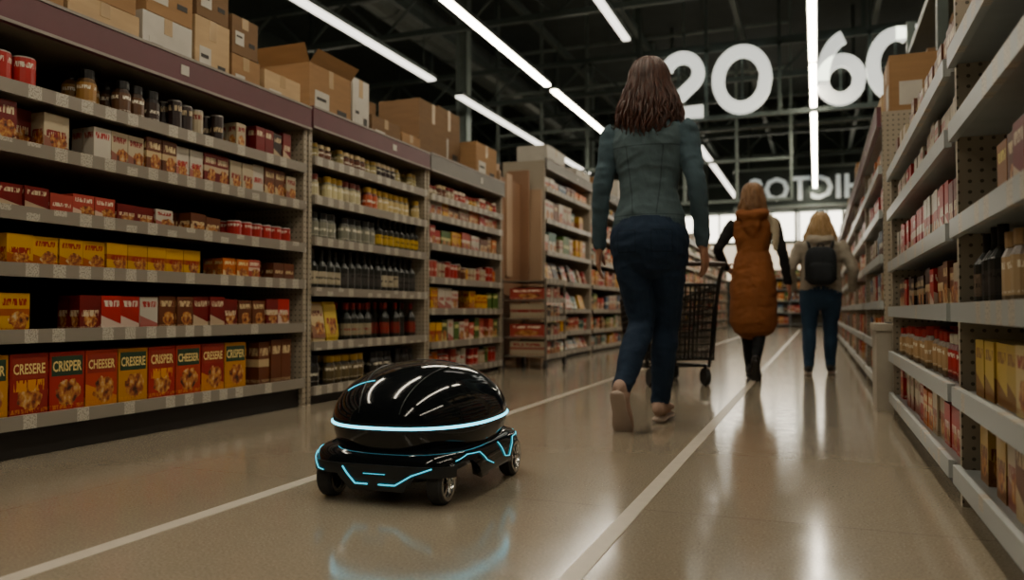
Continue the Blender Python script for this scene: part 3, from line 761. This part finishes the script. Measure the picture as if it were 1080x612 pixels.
def person(loc,S,pose,mats,rz=0,coat=None,voxel=.0065,hair=None,extra=None,torso=None,name='person',legr=1.0,armr=1.0,wrk=.005):
    root=empty(name,loc,rz); parts=[]
    T=torso or [(0,0,.925,.166,.120),(0,0,.98,.158,.116),(0,.0,1.06,.134,.100),(0,.0,1.14,.138,.102),(0,-.005,1.24,.160,.110),(0,-.008,1.32,.174,.106),(0,-.008,1.375,.163,.088),(0,-.005,1.42,.105,.070),(0,0,1.445,.072,.062)]
    lean=pose.get('lean',0)
    parts.append((*limb([(x,y+lean*(z-.95),z,a,b_) for x,y,z,a,b_ in T],n=28),1))
    parts.append((*limb([(0,0,1.0,.138,.100),(0,-.008,.93,.160,.118),(0,-.016,.86,.176,.130),(0,-.008,.80,.168,.118)],n=28),1 if coat else 3))
    if coat:
        parts.append((*limb(coat,n=28),1))
    ly=lean*.5
    parts.append((*limb([(0,ly,1.40,.056,.056),(0,ly+.005,1.46,.050,.052),(0,ly+.01,1.54,.050,.055)]),0))
    hy=ly+.02; HZ=1.585
    parts.append((*limb([(0,hy+.035,HZ-.098,.038,.04),(0,hy+.022,HZ-.065,.056,.066),(0,hy+.008,HZ-.02,.069,.084),(0,hy,HZ+.03,.074,.092),(0,hy-.003,HZ+.07,.062,.078),(0,hy-.003,HZ+.088,.045,.055)],n=22),0))
    parts.append((*limb([(0,hy+.085,HZ+.012,.008,.008),(0,hy+.098,HZ-.012,.012,.012),(0,hy+.100,HZ-.028,.014,.012)],n=10),0))
    parts.append((*limb([(-.022,hy+.086,HZ-.058,.006,.006),(0,hy+.091,HZ-.057,.008,.008),(.022,hy+.086,HZ-.058,.006,.006)],n=8,side=Vector((0,0,1))),6))
    for s in (-1,1):
        parts.append((*limb([(s*.074,hy,HZ-.03,.008,.014),(s*.080,hy-.005,HZ,.009,.019),(s*.078,hy-.008,HZ+.022,.008,.014)],n=10),0))
        parts.append((*limb([(s*.022,hy+.088,HZ+.036,.004,.005),(s*.045,hy+.078,HZ+.038,.004,.005)],n=8,side=Vector((0,0,1))),7))
        parts.append((*limb([(s*.026,hy+.083,HZ+.014,.007,.007),(s*.038,hy+.08,HZ+.014,.007,.007)],n=8,side=Vector((0,0,1))),7))
    for s,nm in ((-1,'L'),(1,'R')):
        sh,el,wr=[Vector(v) for v in pose['arm'+nm]]
        k=armr
        m1=(sh*.5+el*.5); m2=el*.55+wr*.45
        parts.append((*limb([(*(sh+Vector((-s*.035,0,.0))),.05*k,.05*k),(*sh,.056*k,.056*k),(*m1,.049*k,.050*k),(*el,.042*k,.044*k),(*m2,.039*k,.040*k),(*(wr),.031*k,.031*k)]),2))
        d=(wr-el).normalized(); pn=Vector((-s*1.0,.25,0)); hd=pose.get('hand'+nm)
        if hd: d=Vector(hd).normalized()
        q=d.cross((pn-d*pn.dot(d)).normalized()); ts=1 if q.y>0 else -1
        hand(parts,wr+d*.012,d,pn,ts,0,pose.get('curl',.55))
        hp,kn,an=[Vector(v) for v in pose['leg'+nm]]; td=pose['toe'+nm]; k=legr
        th=hp*.5+kn*.5; cf=kn*.62+an*.38+Vector((0,-.012,0))
        hk=.8 if coat else 1
        parts.append((*limb([(*hp,.092*k*hk,.100*k*hk),(*(hp*.75+kn*.25),.090*k*hk,.096*k*hk),(*th,.078*k,.084*k),(*kn,.059*k,.060*k),(*cf,.057*k,.058*k),(*(an*.8+kn*.2),.044*k,.046*k),(*(an+Vector((0,0,.02))),.043*k,.045*k)]),3))
        shoe(parts,an,td,.25,4,5)
    if extra: extra(parts)
    V=[];F=[];
    for v,f,m in parts:
        k=len(V); V+=[tuple(x*S) for x in v]; F+=[tuple(k+i for i in q) for q in f]
    me=bpy.data.meshes.new('tmp'); me.from_pydata(V,[],F); ob=bpy.data.objects.new('tmp',me); COL.objects.link(ob)
    md=ob.modifiers.new('r','REMESH'); md.mode='VOXEL'; md.voxel_size=voxel
    md=ob.modifiers.new('s','SMOOTH'); md.iterations=2; md.factor=.5
    dg=bpy.context.evaluated_depsgraph_get(); nm_=bpy.data.meshes.new_from_object(ob.evaluated_get(dg)); bpy.data.objects.remove(ob)
    trees=[(BVHTree.FromPolygons([tuple(x*S) for x in v],f),m) for v,f,m in parts]
    bbs=[]
    for v,f,m in parts:
        bbs.append(tuple((min(x[i] for x in v)*S-.02,max(x[i] for x in v)*S+.02) for i in range(3)))
    nm_.materials.clear()
    for mm in mats: nm_.materials.append(mm)
    mi=[]; vm={}
    for p in nm_.polygons:
        c_=p.center; best=9;bm=1
        for (t,m),bb in zip(trees,bbs):
            if not(bb[0][0]<c_.x<bb[0][1] and bb[1][0]<c_.y<bb[1][1] and bb[2][0]<c_.z<bb[2][1]): continue
            r=t.find_nearest(c_)
            if r[0] is not None and r[3]<best: best=r[3];bm=m
        mi.append(bm)
        if bm in (1,2,3,8):
            for vi in p.vertices: vm[vi]=bm
    nrm=[v.normal.copy() for v in nm_.vertices]; cos=[v.co.copy() for v in nm_.vertices]
    for vi,m in vm.items():
        c_=cos[vi]; 
        q=Vector((c_.x*7+c_.z*4*(1 if c_.x>0 else -1),c_.y*7,c_.z*13))
        f=mnoise.noise(q)+.5*mnoise.noise(q*2.1)
        f=1-abs(f)*2.2
        nm_.vertices[vi].co=c_+nrm[vi]*wrk*f*(1 if m!=3 else .9)
    nm_.polygons.foreach_set('material_index',mi); nm_.polygons.foreach_set('use_smooth',[True]*len(mi))
    body=bpy.data.objects.new('body',nm_); COL.objects.link(body); body.parent=root
    if hair:
        hm,zend,wide,nl,seedh,wav=hair; rs=random.Random(seedh); h=MB()
        cx,cy,cz=0,hy-.004,HZ+.02
        def hp_(phi,t,off=0,ph=0,rr=None):
            fr=math.sin(phi)
            if t<.4:
                th=math.radians(5+t/.4*85); ax=.086+off; ay=.108+off; az=.103+off
                return Vector((cx+ax*math.sin(th)*math.cos(phi),cy+ay*math.sin(th)*math.sin(phi),cz+az*math.cos(th)))
            u=(t-.4)/.6; e=math.sin(min(1,u*1.15)*math.pi*.5)
            ax=.086+off+(wide-.086)*e - .045*max(0,u-.75)*2; ay=.108+off+ (.02*e)
            z=cz+(zend-cz)*u
            w=wav*math.sin(u*9+ph)*min(1,u*2)
            return Vector((cx+(ax+w)*math.cos(phi),cy+(ay+w*.6)*math.sin(phi)*(1 if fr<0 else .75),z))
        nn=28; rg=[]
        phs=[math.radians(150+240*i/(nn-1)) for i in range(nn)]
        ts=[0.02+ .90*j/16 for j in range(17)]
        k=len(h.v)
        for t in ts:
            for ph_ in phs: h.v.append(tuple(hp_(ph_,t,-.010)))
        for j in range(16):
            for i in range(nn-1): h.face((k+j*nn+i,k+j*nn+i+1,k+(j+1)*nn+i+1,k+(j+1)*nn+i))
        k=len(h.v)
        for j in range(6):
            for i in range(24):
                h.v.append(tuple(hp_(2*math.pi*i/24,.4*j/5*.72,-.004)))
        for j in range(5):
            for i in range(24):
                i2=(i+1)%24; h.face((k+j*24+i,k+j*24+i2,k+(j+1)*24+i2,k+(j+1)*24+i))
        for q in range(nl):
            ph_=math.radians(142+256*rs.random()); off=rs.uniform(-.006,.010); tw=rs.uniform(-.5,.5); wph=rs.uniform(0,6.28); te=rs.uniform(.80,1.06); fo=rs.uniform(0,.022)
            wv2=rs.uniform(.8,2.0); M_=22
            P=[]
            for i in range(M_):
                t=te*(.03+.97*i/(M_-1)); p=hp_(ph_+tw*max(0,t-.3)+.12*wv2*math.sin(t*16+wph)*max(0,t-.35),t,off+fo*max(0,t-.4),wph); P.append(p)
            kk=len(h.v); r0=rs.uniform(.005,.0095)
            h.tube(P,r0,5,0)
            for i in range(M_):
                f=1 if i<M_//2 else 1-.88*((i-M_/2)/(M_/2))**1.5
                f*=.5+.5*min(1,i/3)
                for j in range(5):
                    v=Vector(h.v[kk+i*5+j]); h.v[kk+i*5+j]=tuple(P[i]+(v-P[i])*f)
        h.v=[tuple(Vector(v)*S) for v in h.v]
        h.build('hair',[hm],smooth=True,parent=root)
    return root
def hairmat(nm,c1,c2):
    b=NB(nm); v=b.obj((60,60,5)); f=b.noise(v,1.5,4,.6); f=b.M('MULTIPLY_ADD',f,2.4,-.7,clamp=True)
    b.l(b.mix(f,c1,c2),b.p.inputs['Base Color']); b.p.inputs['Roughness'].default_value=.42; b.bump(f,.5,.004); return b.mat
M_SKIN=NB('skin'); M_SKIN.p.inputs['Base Color'].default_value=(*lin('#a87a62'),1); M_SKIN.p.inputs['Roughness'].default_value=.5
M_SKIN.p.inputs['Subsurface Weight'].default_value=.1; M_SKIN.p.inputs['Subsurface Scale'].default_value=.01; M_SKIN=M_SKIN.mat
M_LIP=mat('lips',lin('#8a4a42'),.4); M_EYE=mat('eye_dark',lin('#241a16'),.3)
def cloth(nm,c,bump=.5,scale=14,var=.18,seams=None): 
    b=NB(nm); v=b.obj((1,1,.6)); f=b.noise(v,scale,3,.55); g=b.noise(b.obj((1,1,1)),420,1)
    f2=b.M('MULTIPLY_ADD',f,1.8,-.4,clamp=True)
    col=b.mix(f2,tuple(k*(1-var) for k in c),tuple(k*(1+var) for k in c)); col=b.mix(b.M('MULTIPLY',g,.25),col,tuple(k*.6 for k in c))
    if seams:
        s=b.n('ShaderNodeSeparateXYZ'); b.l(b.obj(),s.inputs[0]); x,y,z=s.outputs
        ax=b.M('ABSOLUTE',x)
        if seams=='jacket':
            m=b.M('MAXIMUM',b.rng(z,1.318,1.324),b.M('MULTIPLY',b.M('LESS_THAN',z,1.32),b.M('COMPARE',b.M('SUBTRACT',ax,b.M('MULTIPLY',z,.10)),-.045,.0028)))
            m=b.M('MAXIMUM',m,b.rng(z,.995,1.0))
        else:
            m=b.M('MULTIPLY',b.M('LESS_THAN',y,-.02),b.M('MULTIPLY',b.rng(z,.82,.925),b.M('MAXIMUM',b.M('MAXIMUM',b.rng(ax,.035,.039),b.rng(ax,.125,.129)),b.M('MULTIPLY',b.rng(ax,.035,.129),b.M('MAXIMUM',b.rng(z,.82,.825),b.rng(z,.92,.925))))))
        col=b.mix(b.M('MULTIPLY',m,.6),col,tuple(k*.35 for k in c))
    b.l(col,b.p.inputs['Base Color']); b.p.inputs['Roughness'].default_value=.85; b.p.inputs['Specular IOR Level'].default_value=.2
    b.bump(f,bump,.02); return b.mat
DENIM=cloth('denim_jacket',lin('#4f6065'),seams='jacket'); DENIMS=cloth('denim_sleeve',lin('#475a63')); JEANS=cloth('dark_jeans',lin('#202f42'),seams='jeans')
SNK=cloth('sneaker_canvas',lin('#a98f80'),.1); SOLE=mat('shoe_sole',lin('#a8978a'),.6)
def p1_extra(parts):
    parts.append((*limb([(0,0,.915,.168,.122),(0,0,.935,.170,.124)],n=28),8))
    parts.append((*limb([(0,-.008,1.425,.082,.070),(0,-.004,1.46,.066,.062)],n=22),8))
walk={'armL':[(-.168,-.005,1.355),(-.222,-.015,1.10),(-.252,.055,.85)],'armR':[(.168,-.005,1.355),(.222,-.045,1.10),(.238,.035,.85)],
 'legL':[(-.088,-.01,.87),(-.050,.05,.475),(-.088,-.20,.172)],'toeL':(0,.40,-.64),'legR':[(.085,.0,.87),(.055,.135,.48),(.014,.175,.085)],'toeR':(0,1,0.02)}
person((-.744,3.77,0),1.03,walk,[M_SKIN,DENIM,DENIMS,JEANS,SNK,SOLE,M_LIP,M_EYE,cloth('jacket_trim',lin('#3d4d52'))],extra=p1_extra,legr=1.04,
   hair=(hairmat('brown_hair',lin('#20100b'),lin('#552e1e')),1.345,.138,400,3,.015),name='walking_woman')

COATM=cloth('rust_coat',lin('#84502a')); BLK=cloth('black_knit',lin('#1d1c1c')); BTR=cloth('black_trousers',lin('#191a1d')); BOOT=mat('black_leather',lin('#1a1614'),.4)
CREAMC=cloth('cream_fabric',lin('#b0a48c'))
coat2=[(0,-.005,.50,.200,.155),(0,-.008,.62,.195,.155),(0,-.012,.80,.194,.155),(0,-.008,.92,.178,.138),(0,0,1.05,.158,.115)]
def p2_extra(parts):
    hood=[(-.10,.02,1.44,.035,.035),(-.095,-.06,1.43,.045,.045),(-.04,-.115,1.41,.052,.05),(.04,-.115,1.41,.052,.05),(.095,-.06,1.43,.045,.045),(.10,.02,1.44,.035,.035)]
    parts.append((*limb(hood,side=Vector((0,0,1))),1))
    parts.append((*limb([(0,-.11,1.40,.06,.04),(0,-.125,1.32,.075,.03),(0,-.115,1.25,.03,.015)],n=16),1))
    parts.append((*limb([(.15,-.06,1.40,.02,.02),(.185,-.06,1.34,.03,.02),(.19,-.07,1.2,.025,.018),(.185,-.06,1.12,.015,.012)],n=12),8))
pose2={'armL':[(-.172,-.005,1.345),(-.285,-.08,1.13),(-.235,.09,.98)],'handL':(.3,.9,-.3),'armR':[(.172,-.005,1.345),(.245,-.03,1.09),(.285,.03,.84)],
 'legL':[(-.085,.0,.87),(-.06,.11,.475),(-.045,.13,.085)],'toeL':(0,1,.02),'legR':[(.085,-.01,.87),(.06,.05,.475),(.03,-.18,.165)],'toeR':(0,.42,-.62)}
person((-.48,6.67,0),.925,pose2,[M_SKIN,COATM,BLK,BTR,BOOT,BOOT,M_LIP,M_EYE,CREAMC],coat=coat2,extra=p2_extra,voxel=.0085,legr=.9,
   hair=(hairmat('auburn_hair',lin('#5a3c24'),lin('#9a7248')),1.42,.105,170,5,.008),name='woman_in_rust_coat')

HOOD=cloth('grey_hoodie',lin('#a39a8b')); JB=cloth('blue_jeans',lin('#2f465e')); TRN=mat('dark_trainer',lin('#2b2826'),.6)
def p3_extra(parts):
    hood=[(-.09,.02,1.43,.035,.035),(-.085,-.07,1.42,.045,.045),(0,-.11,1.40,.052,.05),(.085,-.07,1.42,.045,.045),(.09,.02,1.43,.035,.035)]
    parts.append((*limb(hood,side=Vector((0,0,1))),1))
    parts.append((*limb([(0,0,.86,.185,.135),(0,0,.90,.19,.14)],n=24),1))
pose3={'armL':[(-.18,-.005,1.35),(-.28,-.06,1.10),(-.25,.1,.92)],'armR':[(.18,-.005,1.35),(.29,-.03,1.11),(.28,.08,.90)],
 'legL':[(-.095,.0,.87),(-.11,.03,.475),(-.115,-.06,.085)],'toeL':(-.1,1,.0),'legR':[(.09,.0,.87),(.085,.10,.475),(.08,.14,.085)],'toeR':(.1,1,.0)}
t3=[(0,0,.86,.19,.135),(0,0,.95,.188,.13),(0,0,1.06,.178,.12),(0,0,1.16,.182,.12),(0,-.005,1.26,.195,.122),(0,-.008,1.34,.198,.112),(0,-.005,1.39,.17,.09),(0,0,1.43,.10,.07)]
S3=.82
r3=person((.03,7.35,0),S3,pose3,[M_SKIN,HOOD,HOOD,JB,TRN,SOLE,M_LIP,M_EYE],extra=p3_extra,torso=t3,voxel=.0085,armr=1.2,legr=1.1,
   hair=(hairmat('blonde_hair',lin('#8a6a3c'),lin('#c8a878')),1.36,.135,190,9,.014),name='woman_with_backpack')
r3.scale=(1.08,1.08,1)
def sqd(a,b_,c_,cx,cy,cz,e=.5,nu=24,nv=12):
    V=[];F=[]
    f=lambda x,p: math.copysign(abs(x)**p,x)
    for j in range(nv+1):
        p=-math.pi/2+math.pi*j/nv
        for i in range(nu):
            t=2*math.pi*i/nu; V.append(Vector((cx+a*f(math.cos(p),e)*f(math.cos(t),e),cy+b_*f(math.cos(p),e)*f(math.sin(t),e),cz+c_*f(math.sin(p),e))))
    for j in range(nv):
        for i in range(nu):
            i2=(i+1)%nu; F.append((j*nu+i,j*nu+i2,(j+1)*nu+i2,(j+1)*nu+i))
    return V,F
b=MB()
v,f=sqd(.145,.075,.20,0,-.185,1.13,.55); b.mesh(v,f,0)
v,f=sqd(.115,.035,.10,0,-.262,1.06,.5); b.mesh(v,f,0)
b.tube([(-.10,-.262,1.155),(0,-.272,1.165),(.10,-.262,1.155)],.006,6,1)
b.tube([(-.03,-.17,1.32),(-.02,-.17,1.36),(.02,-.17,1.36),(.03,-.17,1.32)],.008,6,1)
for s in (-1,1):
    b.tube([(s*.09,-.13,1.28),(s*.11,-.10,1.385),(s*.115,-.0,1.43),(s*.12,.09,1.38),(s*.13,.115,1.25),(s*.15,.08,1.08),(s*.13,-.10,1.0)],.016,6,1)
b.v=[tuple(Vector(q)*S3) for q in b.v]
b.build('backpack',[cloth('backpack_nylon',lin('#2c3034')),mat('strap_webbing',lin('#1a1c1e'),.7)],smooth=True,parent=r3)

# ---------------------------------------------------------------- shopping trolley
ct=empty('shopping_trolley',(-1.10,6.15,0),math.radians(30)); ct.scale=(1.0,.95,.9); b=MB()
def lerp(a,c,t): return tuple(x+(y-x)*t for x,y in zip(a,c))
tb=[(-.27,-.42,.82),(.27,-.42,.82),(.23,.42,.70),(-.23,.42,.70)]; bb=[(-.24,-.38,.22),(.24,-.38,.22),(.2,.38,.2),(-.2,.38,.2)]
b.tube(tb,.013,6,0,True); b.tube(bb,.011,6,0,True)
for s in range(4):
    a0,a1,c0,c1=tb[s],tb[(s+1)%4],bb[s],bb[(s+1)%4]; n=21 if s%2 else 15
    for i in range(n+1): b.tube([lerp(a0,a1,i/n),lerp(c0,c1,i/n)],.0065,4,0)
    for k in (.1,.2,.3,.4,.5,.6,.7,.8,.9): b.tube([lerp(a0,c0,k),lerp(a1,c1,k)],.007,4,0)
for i in range(1,10): b.tube([lerp(bb[0],bb[1],i/10),lerp(bb[3],bb[2],i/10)],.0055,4,0)
for i in range(1,12): b.tube([lerp(bb[0],bb[3],i/12),lerp(bb[1],bb[2],i/12)],.0055,4,0)
for s in (-1,1):
    b.tube([(s*.25,-.56,.98),(s*.26,-.46,.88),(s*.25,-.40,.62),(s*.24,-.34,.3),(s*.24,-.3,.16),(s*.2,.3,.14),(s*.2,.42,.13)],.015,8,0)
    b.tube([(s*.2,.3,.14),(s*.19,.28,.22)],.01,6,0)
    for y in (-.3,.38):
        b.tube([(s*.21,y,.15),(s*.21,y,.07)],.014,6,0); b.tube([(s*.21-.018,y,.07),(s*.21+.018,y,.07)],.07,16,1)
b.tube([(-.26,-.56,.98),(.26,-.56,.98)],.02,10,2)
b.tube([(-.24,-.3,.16),(.24,-.3,.16)],.01,6,0); b.tube([(-.2,.42,.13),(.2,.42,.13)],.01,6,0)
b.build('trolley_frame',[mat('trolley_wire',lin('#2c2b2a'),.4,.5),M_RUB,mat('trolley_handle',lin('#3a2a26'),.4)],parent=ct)

# ---------------------------------------------------------------- world + camera
w=bpy.data.worlds.new('World'); bpy.context.scene.world=w; w.use_nodes=True
w.node_tree.nodes['Background'].inputs[0].default_value=(.5,.55,.6,1); w.node_tree.nodes['Background'].inputs[1].default_value=.05
cam=bpy.data.cameras.new('Camera'); co=bpy.data.objects.new('Camera',cam); COL.objects.link(co)
cam.lens=28; cam.sensor_width=36; cam.clip_start=.05; cam.clip_end=100
co.location=(0,0,.55); co.rotation_euler=(math.radians(91.5),0,math.radians(20.97))
cam.dof.use_dof=True; cam.dof.focus_distance=2.6; cam.dof.aperture_fstop=2.2
bpy.context.scene.camera=co
